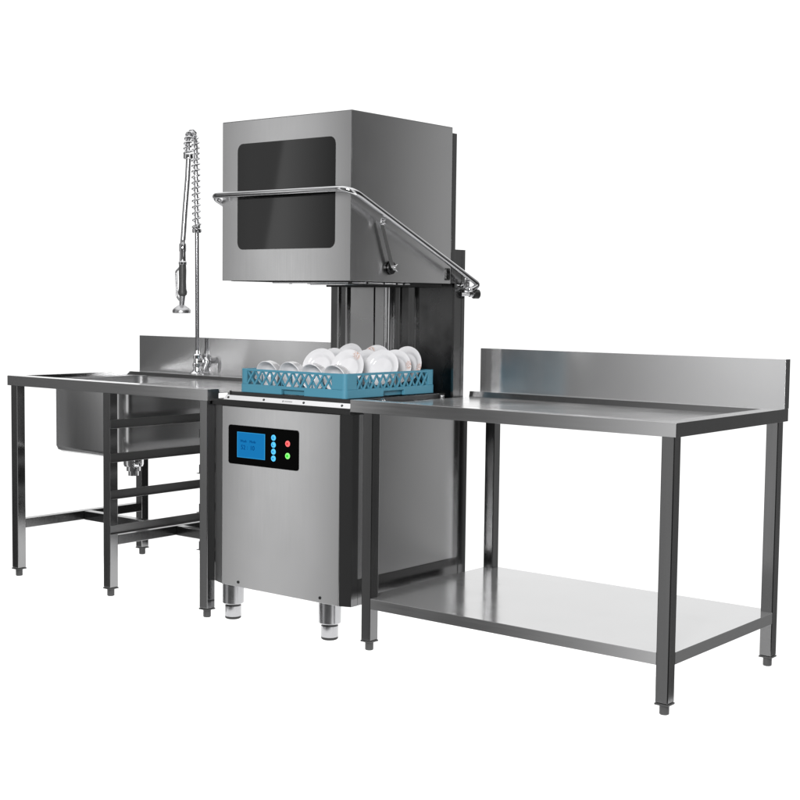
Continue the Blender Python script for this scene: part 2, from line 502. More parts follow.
# spring follows the first part of the hose
lens = [0]
for a, c in zip(rp, rp[1:]): lens.append(lens[-1] + (c - a).length)
send = sum((c - a).length for a, c in zip(path[:len(top) + 12], path[1:len(top) + 13]))
coil = []
N = 1000; turns = 23
up = Vector((1, 0, 0))
for k in range(N + 1):
    u = k / N; s = send * u; j = 0
    while j < len(lens) - 2 and lens[j + 1] < s: j += 1
    tt = (s - lens[j]) / max(1e-9, lens[j + 1] - lens[j])
    p = rp[j].lerp(rp[j + 1], tt)
    d = (rp[min(j + 3, len(rp) - 1)] - rp[max(j - 2, 0)]).normalized()
    e1 = (up - d * up.dot(d)).normalized(); e2 = d.cross(e1)
    R = 0.0165 if u > 0.08 else 0.0195 - 0.0030 * u / 0.08
    if u > 0.55: R = 0.0165 - 0.0020 * min(1, (u - 0.55) / 0.15)
    if u > 0.88: R = 0.0145 + 0.0045 * (u - 0.88) / 0.12
    ph = 2 * math.pi * turns * (0.80 * u + 0.20 * u * u)
    coil.append(p + R * (math.cos(ph) * e1 + math.sin(ph) * e2))
bm = B(); tube(bm, coil, 0.0047, 8); obj('spring', bm, M_chrome, tap)
bm = B()
lathe(bm, [(0.009, 0), (0.019, 0.0), (0.021, 0.004), (0.021, 0.016), (0.016, 0.020), (0.016, 0.030), (0.019, 0.034), (0.009, 0.036)], 28, Matrix.Translation((fx - 0.004, fy, 1.470)), closed=True)
obj('spring_collar', bm, M_chrome, tap)
bm = B()
lathe(bm, [(0.012, 0), (0.020, 0.0), (0.023, 0.003), (0.023, 0.020), (0.019, 0.026), (0.012, 0.026)], 28, Matrix.Translation((fx + 0.010, hy + 0.026, 1.782)), closed=True)
obj('spring_collar', bm, M_chrome, tap)
bm = B()
lathe(bm, [(0, 0), (0.012, 0.0), (0.0185, 0.006), (0.020, 0.018), (0.0165, 0.030), (0.0155, 0.060), (0.0165, 0.110), (0.015, 0.136), (0, 0.136)], 28, Matrix.Translation((fx + 0.001, hy, 1.195)))
gun = obj('spray_gun', bm, M_grip, tap)
bm = B()
lathe(bm, [(0, 0), (0.0165, 0.0), (0.018, 0.003), (0.018, 0.012), (0.0145, 0.016), (0.0135, 0.055), (0.0155, 0.060), (0.0155, 0.088), (0.011, 0.094), (0.010, 0.112), (0, 0.112)], 28, Matrix.Translation((fx + 0.002, hy, 1.329)))
obj('hose_connector', bm, M_tube, gun)
bm = B()
tube(bm, smooth_path([(fx - 0.014, hy - 0.002, 1.318), (fx - 0.034, hy - 0.006, 1.300), (fx - 0.030, hy - 0.004, 1.190), (fx - 0.014, hy - 0.002, 1.176)], [0.012, 0.03]), 0.0045, 10)
obj('trigger', bm, M_hose, gun)
bm = B()
cyl(bm, (fx, hy, 1.1955), (fx - 0.004, hy, 1.150), 0.0135, 0.0105, 20)
lathe(bm, [(0, 0), (0.037, 0.0), (0.040, 0.003), (0.040, 0.013), (0.034, 0.021), (0.022, 0.030), (0.013, 0.036), (0, 0.037)], 36, Matrix.Translation((fx - 0.005, hy, 1.1205)))
obj('spray_head', bm, M_hose, gun)

# ------------------------------------------------------------------ hood dishwasher
dw = thing('hood_dishwasher', 'stainless pass-through dishwasher with its windowed hood raised, between the two tables', 'dishwasher', (-0.03, 0.33, 0))
bm = B(); box(bm, -0.352, 0.2975, 0.022, 0.640, 0.1365, 0.8165, 0.002)
body = obj('body', bm, M_dark, dw)  # made near-black to keep bright reflections off the legs beside it
bm = B(); box(bm, -0.311, 0.262, -0.0005, 0.021, 0.1365, 0.796, 0.002)
door = obj('front_panel', bm, M_panel, dw)
bm = B()
prism(bm, [(-0.3115, 0.002), (-0.3115, 0.0215), (-0.3770, 0.060), (-0.3770, 0.0245)], 'z', 0.1375, 0.797)
obj('corner_strip', bm, M_link, body)
bm = B()
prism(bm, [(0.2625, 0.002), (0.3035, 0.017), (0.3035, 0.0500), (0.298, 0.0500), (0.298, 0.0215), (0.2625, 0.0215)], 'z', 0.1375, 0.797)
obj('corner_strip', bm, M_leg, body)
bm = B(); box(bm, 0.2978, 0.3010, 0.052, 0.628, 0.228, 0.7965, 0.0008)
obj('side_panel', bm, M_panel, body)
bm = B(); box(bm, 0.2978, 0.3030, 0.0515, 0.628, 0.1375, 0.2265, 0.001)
obj('side_bottom_band', bm, M_leg, body)  # darker band along the bottom of the side
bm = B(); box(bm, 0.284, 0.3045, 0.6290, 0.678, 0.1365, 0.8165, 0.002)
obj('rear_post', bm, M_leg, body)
bm = B(); box(bm, -0.365, 0.3040, 0.0005, 0.625, 0.7975, 0.8185, 0.0015)
obj('top_band', bm, M_matte, body)  # plain black band below the body's top edge
for x in (-0.225, 0.176):
    bm = B()
    lathe(bm, [(0, 0), (0.0058, 0), (0.005, 0.0025), (0.0015, 0.004), (0, 0.004)], 20, frame_to((x, -0.0006, 0.1545), (0, -1, 0)))
    obj('screw', bm, M_dark, door)
for x in (-0.304, 0.176):
    for y in (0.052, 0.58):
        bm = B()
        lathe(bm, [(0, 0.0), (0.0, 0.058), (0.036, 0.058), (0.040, 0.062), (0.040, 0.1362), (0, 0.1362)], 40, Matrix.Translation((x, y, 0)))
        lathe(bm, [(0, 0.010), (0.029, 0.010), (0.0305, 0.013), (0.0305, 0.0495), (0, 0.0495)], 40, Matrix.Translation((x, y, 0)))
        ft = obj('foot', bm, M_satin, dw)
        bm = B()
        lathe(bm, [(0, 0.0496), (0.0285, 0.0496), (0.0285, 0.0578), (0, 0.0578)], 36, Matrix.Translation((x, y, 0)))
        obj('rubber_ring', bm, M_black, ft)
        bm = B()
        lathe(bm, [(0, 0.0008), (0.026, 0.0008), (0.030, 0.004), (0.030, 0.0098), (0, 0.0098)], 36, Matrix.Translation((x, y, 0)))
        obj('foot_pad', bm, M_black, ft)
# control panel
cp_y = -0.0008
bm = B(); prism(bm, [(x, z) for x, z in rrect(-0.2752, 0.0710, 0.5875, 0.7292, 0.010)], 'y', cp_y - 0.0022, cp_y)
cp = obj('control_panel', bm, M_cp, dw)
py = cp_y - 0.0023
bm = B()
prism(bm, rrect(-0.2275, -0.0910, 0.6150, 0.7045, 0.002), 'y', py - 0.0012, py)
lcd = obj('screen', bm, M_lcd, cp)
bm = B()
for q in ((-0.2290, -0.2265, 0.6135, 0.7060), (-0.0920, -0.0895, 0.6135, 0.7060), (-0.2264, -0.0921, 0.6135, 0.6155), (-0.2264, -0.0921, 0.7040, 0.7060)):
    box(bm, q[0], q[1], py - 0.0018, py, q[2], q[3], 0.0004)
obj('screen_edge_glow', bm, M_lcdedge, lcd)  # glowing frame stands in for the screen's brighter edges
def text_at(bm, s, size, x, z, y):
    T = Matrix.Translation((x, y, z)) @ Matrix.Rotation(rad(90), 4, 'X')
    merge(bm, add_text(s, size, T))
bm = B()
text_at(bm, 'Wash', 0.0135, -0.1965, 0.6735, py - 0.0017)
text_at(bm, 'Mode', 0.0135, -0.1500, 0.6735, py - 0.0017)
text_at(bm, '52', 0.0235, -0.198, 0.6505, py - 0.0017)
text_at(bm, '10', 0.0235, -0.152, 0.6505, py - 0.0017)
text_at(bm, ':', 0.022, -0.1765, 0.6515, py - 0.0017)
obj('screen_text', bm, M_lcdtxt, lcd)
def button(x, z, r, m1, m2, icon):
    bm = B()
    lathe(bm, [(0, 0), (r, 0), (r, 0.0012), (r - 0.001, 0.0026), (0, 0.0030)], 32, frame_to((x, py, z), (0, -1, 0)))
    bt = obj('button', bm, m1, cp)
    bm = B(); y = py - 0.0032
    if icon == 'cross':
        for a in (45, -45):
            t = bmesh.new(); box(t, -0.0058, 0.0058, -0.0004, 0.0004, -0.0012, 0.0012, 0.0)
            merge(bm, t, Matrix.Translation((x, y, z)) @ Matrix.Rotation(rad(a), 4, 'Y'))
    elif icon == 'dot':
        lathe(bm, [(0, 0), (0.0055, 0), (0.005, 0.0006), (0, 0.0006)], 24, frame_to((x, y + 0.0004, z), (0, -1, 0)))
    elif icon == 'left':
        t = bmesh.new(); box(t, -0.0045, 0.0035, -0.0004, 0.0004, -0.001, 0.001, 0.0); merge(bm, t, Matrix.Translation((x, y, z - 0.003)))
        t = bmesh.new(); box(t, -0.001, 0.001, -0.0004, 0.0004, -0.003, 0.005, 0.0); merge(bm, t, Matrix.Translation((x - 0.003, y, z)))
    elif icon == 'up':
        for a, dx in ((50, 0.0022), (-50, -0.0022)):
            t = bmesh.new(); box(t, -0.0036, 0.0036, -0.0004, 0.0004, -0.001, 0.001, 0.0)
            merge(bm, t, Matrix.Translation((x + dx, y - abs(dx) * 0.05 * (1 if a > 0 else 2), z)) @ Matrix.Rotation(rad(a), 4, 'Y'))
    elif icon == 'down':
        for a, dx in ((-50, 0.0022), (50, -0.0022)):
            t = bmesh.new(); box(t, -0.0036, 0.0036, -0.0004, 0.0004, -0.001, 0.001, 0.0)
            merge(bm, t, Matrix.Translation((x + dx, y - abs(dx) * 0.05 * (1 if a > 0 else 2), z)) @ Matrix.Rotation(rad(a), 4, 'Y'))
    else:
        lathe(bm, [(0.0028, 0), (0.0046, 0), (0.0046, 0.0006), (0.0028, 0.0006)], 24, frame_to((x, y + 0.0004, z), (0, -1, 0)), closed=True)
    obj('button_icon', bm, m2, bt)
for z, ic in ((0.6962, 'ring'), (0.6710, 'left'), (0.6466, 'up'), (0.6224, 'down')):
    button(-0.0475, z, 0.0106, M_bblue, M_bblue2, ic)
button(0.0212, 0.6800, 0.0108, M_bred, M_bred2, 'cross')
button(0.0212, 0.6368, 0.0108, M_bgreen, M_bgreen2, 'dot')

# loading deck on top of the body
bm = B()
prism(bm, [(0.0015, 0.8192), (0.0150, 0.8350), (0.0275, 0.8355), (0.0275, 0.8192)], 'x', -0.306, 0.303)
deck = obj('deck_lip', bm, M_polish, dw)
nrm = Vector((0, -0.0158, 0.0135)).normalized()
for x in (-0.288, -0.108, 0.085, 0.262):
    bm = B(); lathe(bm, [(0, 0), (0.0045, 0), (0.004, 0.002), (0, 0.0025)], 16, frame_to((x, 0.0082, 0.8270), nrm))
    obj('screw', bm, M_dark, deck)
bm = B()
text_at_m = Matrix.Translation((0.012, 0.0082, 0.8271)) @ Matrix.Rotation(rad(49.5), 4, 'X')
t = bmesh.new(); box(t, -0.003, 0.003, -0.003, 0.003, 0.0, 0.0005, 0.0); merge(bm, t, text_at_m @ Matrix.Translation((-0.026, 0, 0)))
for k in range(9):
    t = bmesh.new(); box(t, 0, 0.0026, -0.0016, 0.0016, 0.0, 0.0005, 0.0); merge(bm, t, text_at_m @ Matrix.Translation((-0.018 + 0.0042 * k, 0, 0)))
obj('deck_label', bm, M_label, deck)
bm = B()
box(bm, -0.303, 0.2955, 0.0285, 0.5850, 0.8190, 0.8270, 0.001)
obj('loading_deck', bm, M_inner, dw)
for q in ((-0.296, 0.292, 0.030, 0.0350, 0.8272, 0.8475), (-0.270, -0.262, 0.0352, 0.580, 0.8272, 0.8455), (0.262, 0.270, 0.0352, 0.580, 0.8272, 0.8455)):
    bm = B(); box(bm, *q, 0.001); obj('rack_guide', bm, M_hoodin, dw)
for x in (-0.303, 0.293):
    bm = B(); box(bm, x, x + 0.006, 0.0280, 0.0345, 0.8272, 0.850, 0.001); obj('guide_stop', bm, M_hoodin, dw)
for x, y in ((0.281, 0.545), (0.283, 0.20)):
    bm = B()
    lathe(bm, [(0, 0), (0.007, 0), (0.007, 0.005), (0.009, 0.006), (0.009, 0.013), (0.004, 0.016), (0, 0.016)], 18, Matrix.Translation((x, y, 0.8272)))
    obj('guide_bolt', bm, M_chrome, dw)

# rear wall of the wash chamber
bm = B()
box(bm, -0.318, -0.212, 0.600, 0.630, 0.8190, 1.372, 0.001)
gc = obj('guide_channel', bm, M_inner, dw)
for q in ((-0.278, -0.270, 0.592, 0.5995), (-0.230, -0.222, 0.586, 0.5995)):
    bm = B(); box(bm, *q, 0.8272, 1.372, 0.001); obj('channel_lip', bm, M_chamber, gc)
for q in ((-0.2115, -0.0935), (-0.0865, -0.0360)):
    bm = B(); box(bm, *q, 0.596, 0.630, 0.8190, 1.372, 0.001); obj('chamber_panel', bm, M_chamber, dw)
bm = B(); box(bm, -0.0932, -0.0868, 0.606, 0.630, 0.8190, 1.372, 0.0)
obj('panel_seam', bm, M_matte, dw)
bm = B()
prism(bm, [(x, y) for x, y in rrect(-0.0355, -0.006, 0.580, 0.629, 0.012)], 'z', 0.8272, 1.372, smooth=True)
obj('guide_rod', bm, M_tube, dw)
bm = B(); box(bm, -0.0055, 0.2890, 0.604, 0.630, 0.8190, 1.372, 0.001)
dp = obj('dark_panel', bm, M_inner, dw)  # darker base stands in for the dim surroundings this wall mirrors
for q in ((0.030, 0.036, 0.598, 0.6035), (0.082, 0.112, 0.590, 0.6035)):
    bm = B(); box(bm, *q, 0.8272, 1.372, 0.001); obj('panel_rib', bm, M_leg2, dp)
# rear columns
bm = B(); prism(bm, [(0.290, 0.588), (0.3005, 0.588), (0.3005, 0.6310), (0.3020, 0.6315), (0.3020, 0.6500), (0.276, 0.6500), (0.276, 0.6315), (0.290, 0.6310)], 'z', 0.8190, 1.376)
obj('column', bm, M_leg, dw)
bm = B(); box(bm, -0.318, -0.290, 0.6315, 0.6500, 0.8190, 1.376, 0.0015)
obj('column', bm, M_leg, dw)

# hood
hx0, hx1, hy0, hy1, hz0, hz1 = -0.313, 0.300, 0.0, 0.563, 1.250, 1.8165
bm = B(); box(bm, hx0, hx1, hy0, hy0 + 0.0030, hz0, hz1 - 0.0015, 0.0006)
hood = obj('hood', bm, M_panel, dw)
bm = B(); box(bm, hx1 - 0.02, hx1, hy0 + 0.0031, hy1, hz0, hz1 - 0.0015, 0.0004)
obj('hood_side', bm, M_panel, hood)
bm = B(); box(bm, hx0, hx0 + 0.02, hy0 + 0.0031, hy1, hz0, hz1 - 0.0015, 0.0015)
obj('hood_side', bm, M_panel, hood)
bm = B(); box(bm, hx0, hx1, hy0 + 0.0004, hy1, hz1 - 0.0013, hz1 + 0.001, 0.0008)
obj('hood_top', bm, M_apron, hood)
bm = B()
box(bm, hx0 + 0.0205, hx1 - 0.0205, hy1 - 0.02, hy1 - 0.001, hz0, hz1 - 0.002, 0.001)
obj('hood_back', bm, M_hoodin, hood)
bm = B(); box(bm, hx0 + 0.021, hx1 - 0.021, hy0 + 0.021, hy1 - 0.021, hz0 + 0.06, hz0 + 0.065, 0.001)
obj('hood_lining', bm, M_hoodin, hood)  # dark steel stands in for the shade under the hood
# hanging seal and clips along the lower edge
for q in ((hx0 + 0.030, hx1 - 0.0305, 0.024, 0.030, hz0 - 0.002), (hx0 + 0.030, hx1 - 0.0305, hy1 - 0.032, hy1 - 0.0215, hz0 - 0.014),
          (hx1 - 0.030, hx1 - 0.021, 0.024, hy1 - 0.0215, hz0 - 0.013), (hx0 + 0.021, hx0 + 0.0295, 0.024, hy1 - 0.0215, hz0 - 0.0015)):
    bm = B(); box(bm, *q, hz0 + 0.05, 0.001); obj('hood_seal', bm, M_matte, hood)
for y, z, x0 in ((0.30, -0.006, 0.16), (0.14, -0.003, 0.12)):
    bm = B(); cyl(bm, (hx0 + x0, y, hz0 + z), (hx1 - 0.034, y, hz0 + z), 0.0042); obj('wash_arm', bm, M_tube, hood)
for x in (-0.12, -0.03, 0.06, 0.15):
    bm = B(); cyl(bm, (x, 0.155, hz0 - 0.009), (x, 0.155, hz0 + 0.058), 0.006); obj('spray_nozzle', bm, M_tube, hood)
for y0, y1 in ((0.03, 0.10), (0.11, 0.19), (0.20, 0.26), (0.27, 0.30), (0.31, 0.34)):
    bm = B(); box(bm, hx1 - 0.0200, hx1 - 0.0120, y0, y1, hz0 - 0.0080, hz0 - 0.0035, 0.001); obj('edge_clip', bm, M_tube, hood)
bm = B(); prism(bm, rrect(-0.2355, 0.2305, 1.3605, 1.7350, 0.026, 8), 'y', -0.0007, -0.0001)
obj('window', bm, M_glass, hood)
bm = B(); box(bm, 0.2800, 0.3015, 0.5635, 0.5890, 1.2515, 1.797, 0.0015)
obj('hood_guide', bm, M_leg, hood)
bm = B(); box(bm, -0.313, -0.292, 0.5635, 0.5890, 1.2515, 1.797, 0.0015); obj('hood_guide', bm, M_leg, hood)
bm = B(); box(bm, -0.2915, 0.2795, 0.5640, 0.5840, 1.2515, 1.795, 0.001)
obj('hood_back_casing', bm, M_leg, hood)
bm = B()
prism(bm, rrect(0.530, 0.553, 1.262, 1.306, 0.006), 'x', 0.3008, 0.3054)
cyl(bm, (0.305, 0.5415, 1.273), (0.309, 0.5415, 1.273), 0.005)
cyl(bm, (0.305, 0.5415, 1.295), (0.309, 0.5415, 1.295), 0.005)
obj('hood_catch', bm, M_dark, hood)

# lift handle: one bent tube round the hood, pivoting on the rear columns
def hz(y): return 1.531 - 0.419 * (y + 0.005)
HX = 0.337
P = [(0.300, 0.636, 1.242), (HX, 0.650, hz(0.70)), (HX, 0.695, hz(0.69)), (HX, -0.045, hz(-0.045) + 0.006), (-HX, -0.045, hz(-0.045) + 0.006), (-HX, 0.695, hz(0.69)), (-HX, 0.650, hz(0.70)), (-0.300, 0.636, 1.242)]
for k in (4, 5, 6): P[k] = (-0.3245,) + tuple(P[k][1:])
P[1] = (HX, 0.640, 1.228); P[2] = (HX, 0.692, 1.2475); P[5] = (-0.3245, 0.692, 1.2475); P[6] = (-0.3245, 0.640, 1.228)
bm = B()
tube(bm, smooth_path(P, [0.012, 0.022, 0.060, 0.040, 0.022, 0.012], 10), 0.0105, 16)
handle = obj('lift_handle', bm, M_tube, dw)
bm = B()
cyl(bm, (0.3022, 0.640, 1.244), (0.3160, 0.640, 1.244), 0.016, bev=0.002)
cyl(bm, (0.3161, 0.640, 1.244), (0.3200, 0.640, 1.244), 0.007)
box(bm, 0.318, 0.326, 0.628, 0.648, 1.238, 1.268, 0.002)
obj('handle_pivot', bm, M_tube, dw)
bm = B()
cyl(bm, (0.3020, 0.630, 1.2125), (0.322, 0.652, 1.2135), 0.0085)
cyl(bm, (0.322, 0.652, 1.2135), (0.328, 0.664, 1.2135), 0.0115)
sk = obj('stop_bolt', bm, M_tube, dw)
bm = B(); cyl(bm, (0.3282, 0.6642, 1.2135), (0.340, 0.688, 1.2135), 0.0175, bev=0.003)
obj('rubber_stop', bm, M_black, sk)
# lift link on the hood side
bm = B()
a, c = Vector((0.3145, 0.142, 1.452)), Vector((0.3145, 0.205, 1.298))
d = (c - a).normalized(); s = Vector((0, d.z, -d.y))
t = bmesh.new()
pts = [a - s * 0.0075, a + s * 0.0075, c + s * 0.009, c - s * 0.009]
f0 = [t.verts.new(p) for p in pts]; f1 = [t.verts.new(p + Vector((0.004, 0, 0))) for p in pts]
t.faces.new(f0); t.faces.new(f1[::-1])
for k in range(4): t.faces.new((f0[k], f0[(k + 1) % 4], f1[(k + 1) % 4], f1[k]))
bmesh.ops.recalc_face_normals(t, faces=t.faces)
bmesh.ops.bevel(t, geom=list(t.edges), offset=0.001, segments=2, profile=0.5, affect='EDGES')
merge(bm, t)
link = obj('lift_link', bm, M_link, dw)
bm = B()
lathe(bm, [(0, 0), (0.024, 0), (0.024, 0.004), (0.019, 0.0045), (0.019, 0.009), (0.022, 0.0095), (0.022, 0.013), (0, 0.013)], 30, frame_to((0.3008, 0.205, 1.298), (1, 0, 0)))
obj('link_washer', bm, M_dark, link)
bm = B()
cyl(bm, (0.3186, 0.205, 1.298), (0.336, 0.205, 1.298), 0.0095, bev=0.001)
cyl(bm, (0.336, 0.205, 1.298), (0.340, 0.205, 1.298), 0.0125, bev=0.001)
obj('link_bolt', bm, M_chrome, link)
bm = B()
cyl(bm, (0.3186, 0.142, 1.452), (0.330, 0.142, 1.452), 0.011, bev=0.001)
cyl(bm, (0.330, 0.142, 1.452), (0.336, 0.142, 1.452), 0.0075, bev=0.001)
box(bm, 0.3215, 0.3275, 0.131, 0.151, 1.448, 1.466, 0.002)
obj('link_bolt', bm, M_chrome, link)

# ------------------------------------------------------------------ dish rack
RZ0, RZ1 = 0.8478, 0.9335
rx0, rx1, ry0, ry1 = -0.2520, 0.2520, 0.0355, 0.5360
rk = thing('dish_rack', 'teal blue plastic dishwasher rack with diamond lattice sides, full of white crockery', 'dish rack', (0, 0.286, RZ0))
def lattice(bm, u0, u1, z0, z1, n, w=0.0066, th=0.0042):
    """Crossed slanted bars in the local xz plane, at y in 0..th (front) and th..2th (back)."""
    p = (u1 - u0) / n; run = p * 0.92
    for k in range(-1, n + 1):
        for sgn, y0 in ((1, 0.0), (-1, th)):
            a = u0 + p * (k + 0.5) - sgn * run / 2; c = a + sgn * run
            zA, zB = z0, z1
            lo, hi = (a, c) if a < c else (c, a)
            if hi <= u0 + 0.001 or lo >= u1 - 0.001: continue
            def clip(x, z, x2, z2):
                if x < u0: z += (z2 - z) * (u0 - x) / (x2 - x); x = u0
                elif x > u1: z += (z2 - z) * (u1 - x) / (x2 - x); x = u1
                return x, z
            A = clip(a, zA, c, zB); Cc = clip(c, zB, a, zA)
            d = Vector((Cc[0] - A[0], Cc[1] - A[1])); 
            if d.length < 0.004: continue
            q = Vector((-d.y, d.x)).normalized() * w / 2
            t = bmesh.new()
            pp = [(A[0] - q.x, A[1] - q.y), (Cc[0] - q.x, Cc[1] - q.y), (Cc[0] + q.x, Cc[1] + q.y), (A[0] + q.x, A[1] + q.y)]
            f0 = [t.verts.new((x, y0, z)) for x, z in pp]; f1 = [t.verts.new((x, y0 + th, z)) for x, z in pp]
            t.faces.new(f0); t.faces.new(f1[::-1])
            for i in range(4): t.faces.new((f0[i], f0[(i + 1) % 4], f1[(i + 1) % 4], f1[i]))
            bmesh.ops.recalc_face_normals(t, faces=t.faces)
            merge(bm, t)
def rack_wall(length, c0, c1, n, nw0, nw1):
    """One wall in local coords: x along 0..length, outer face at y = 0, z from RZ0 to RZ1."""
    t = bmesh.new()
    zb, zt = RZ0 + 0.0300, RZ1 - 0.0085
    box(t, c0 - 0.0005, length - c1 + 0.0005, 0.0005, 0.008, zt, RZ1 - 0.0006, 0.001)
    box(t, 0.012, c0, 0.0003, 0.009, zb, RZ1 - 0.0004, 0.001)
    box(t, length - c1, length - 0.012, 0.0003, 0.009, zb, RZ1 - 0.0004, 0.001)
    # lower band with a hand notch
    box(t, 0.012, nw0, -0.0022, 0.010, RZ0, zb - 0.0003, 0.0012)
    box(t, nw1, length - 0.012, -0.0022, 0.010, RZ0, zb - 0.0003, 0.0012)
    box(t, nw0 + 0.0003, nw1 - 0.0003, -0.0018, 0.010, RZ0 + 0.0185, zb - 0.0006, 0.0012)
    box(t, nw0 + 0.0003, nw1 - 0.0003, 0.0120, 0.0150, RZ0 + 0.001, RZ0 + 0.0185, 0.0)
    lattice(t, c0, length - c1, zb - 0.001, zt + 0.001, n)
    return t
W, D = rx1 - rx0, ry1 - ry0
for mat, ln, args in ((Matrix.Translation((rx0, ry0, 0)), W, (0.030, 0.062, 11, 0.205, 0.315)),
                      (Matrix.Translation((rx1, ry0, 0)) @ Matrix.Rotation(rad(90), 4, 'Z'), D, (0.062, 0.036, 11, 0.205, 0.320)),
                      (Matrix.Translation((rx1, ry1, 0)) @ Matrix.Rotation(rad(180), 4, 'Z'), W, (0.040, 0.040, 11, 0.2, 0.31)),
                      (Matrix.Translation((rx0, ry1, 0)) @ Matrix.Rotation(rad(270), 4, 'Z'), D, (0.040, 0.040, 11, 0.2, 0.31))):
    bm = B(); merge(bm, rack_wall(ln, *args), mat)
    obj('lattice_wall', bm, M_rack, rk)
for cx, cy, a0 in ((rx1, ry1, 0), (rx0, ry1, 90), (rx0, ry0, 180), (rx1, ry0, 270)):
    sx = 1 if cx < 0 else -1; sy = 1 if cy < 0.2 else -1
    bm = B()
    for r, z0, z1, off in ((0.0125, RZ0 + 0.0297, RZ1, 0.0), (0.0147, RZ0, RZ0 + 0.0300, 0.0022)):
        ox, oy = cx + sx * 0.0125, cy + sy * 0.0125
        prof = [(ox, oy)] + [(ox + r * math.cos(rad(a0 + 90 * k / 6)), oy + r * math.sin(rad(a0 + 90 * k / 6))) for k in range(7)]
        prism(bm, prof, 'z', z0, z1)
    obj('corner_post', bm, M_rack, rk)
bm = B()
for k in range(11):
    u = rx0 + 0.018 + (W - 0.036) * k / 10
    box(bm, u - 0.003, u + 0.003, ry0 + 0.016, ry1 - 0.016, RZ0 + 0.002, RZ0 + 0.008, 0.0)
    v = ry0 + 0.018 + (D - 0.036) * k / 10
    box(bm, rx0 + 0.016, rx1 - 0.016, v - 0.003, v + 0.003, RZ0 + 0.0081, RZ0 + 0.0125, 0.0)
obj('base_grid', bm, M_rack, rk)
peg = None
for i in range(9):
    for j in range(9):
        x = rx0 + 0.055 + (W - 0.11) * i / 8; y = ry0 + 0.055 + (D - 0.11) * j / 8
        if peg is None:
            bm = B(); cyl(bm, (x, y, RZ0 + 0.0126), (x, y, RZ0 + 0.064), 0.0032, 0.0022, 8)
            peg = obj('peg', bm, M_rack, rk); px0, py0 = x, y
        else:
            p2 = peg.copy(); C.objects.link(p2); p2.parent = rk; p2.location = (x - px0, y - py0, 0)

# ------------------------------------------------------------------ crockery
def plate_mesh(R, mat):
    bm = B()
    k = R / 0.08
    prof = [(0, 0.0022), (0.044, 0.0022), (0.050, 0.0040), (0.0545, 0.0085), (0.060, 0.0105), (0.0785, 0.0150), (0.0800, 0.0160), (0.0797, 0.0172), (0.0785, 0.0174), (0.060, 0.0133), (0.0535, 0.0113), (0.048, 0.0066), (0.043, 0.0052), (0, 0.0050)]
    # underside (with a foot ring) first, eating surface last
    prof = [(0, 0.0016), (0.036, 0.0016), (0.037, 0.0), (0.041, 0.0), (0.042, 0.0020)] + prof[2:]
    lathe(bm, [(r * k, z) for r, z in prof], 64)
    me = bpy.data.meshes.new('plate'); sharpen(bm, 60); bm.to_mesh(me); bm.free(); me.materials.append(mat)
    return me
def bowl_mesh(mat):
    bm = B()
    prof = [(0, 0.004), (0.020, 0.004), (0.021, 0.0), (0.025, 0.0), (0.026, 0.006), (0.038, 0.016), (0.047, 0.034), (0.0505, 0.058), (0.0512, 0.0600), (0.0498, 0.0615), (0.0468, 0.0600), (0.0435, 0.036), (0.036, 0.019), (0.024, 0.0105), (0, 0.0085)]
    lathe(bm, prof, 56)
    me = bpy.data.meshes.new('bowl'); sharpen(bm, 60); bm.to_mesh(me); bm.free(); me.materials.append(mat)
    return me
PM, PF, BM_ = {}, {}, bowl_mesh(M_china)

def upright(o, x, y, z, yaw, lean, spin):
    """Local +z (the eating face) looks at azimuth yaw (0 = -Y, positive = towards +X), top leaning back."""
    n = Vector((math.sin(rad(yaw)) * math.cos(rad(lean)), -math.cos(rad(yaw)) * math.cos(rad(lean)), math.sin(rad(lean))))
    zax = n
    xax = Vector((0, 0, 1)).cross(zax); xax.normalize()
    yax = zax.cross(xax)
    Rm = Matrix((xax, yax, zax)).transposed().to_4x4()
    o.matrix_world = Matrix.Translation((x, y, z)) @ Rm @ Matrix.Rotation(rad(spin), 4, 'Z')

def plate(x, y, ztop, R, yaw, lean, spin, flower, label):
    d = PF if flower else PM
    if R not in d: d[R] = plate_mesh(R, M_chinam if flower else M_china)
    o = bpy.data.objects.new('plate', d[R]); C.objects.link(o)
    upright(o, x, y, ztop - R * math.cos(rad(lean)) - 0.012 * math.sin(rad(lean)), yaw, lean, spin)
    o['label'] = label; o['category'] = 'plate'; o['group'] = 'white plates standing in the blue rack'
    return o
def bowl(x, y, z, yaw, lean, label):
    o = bpy.data.objects.new('bowl', BM_); C.objects.link(o)
    upright(o, x, y, z, yaw, lean, 0)
    o['label'] = label; o['category'] = 'bowl'; o['group'] = 'white bowls along the front of the rack'
    return o

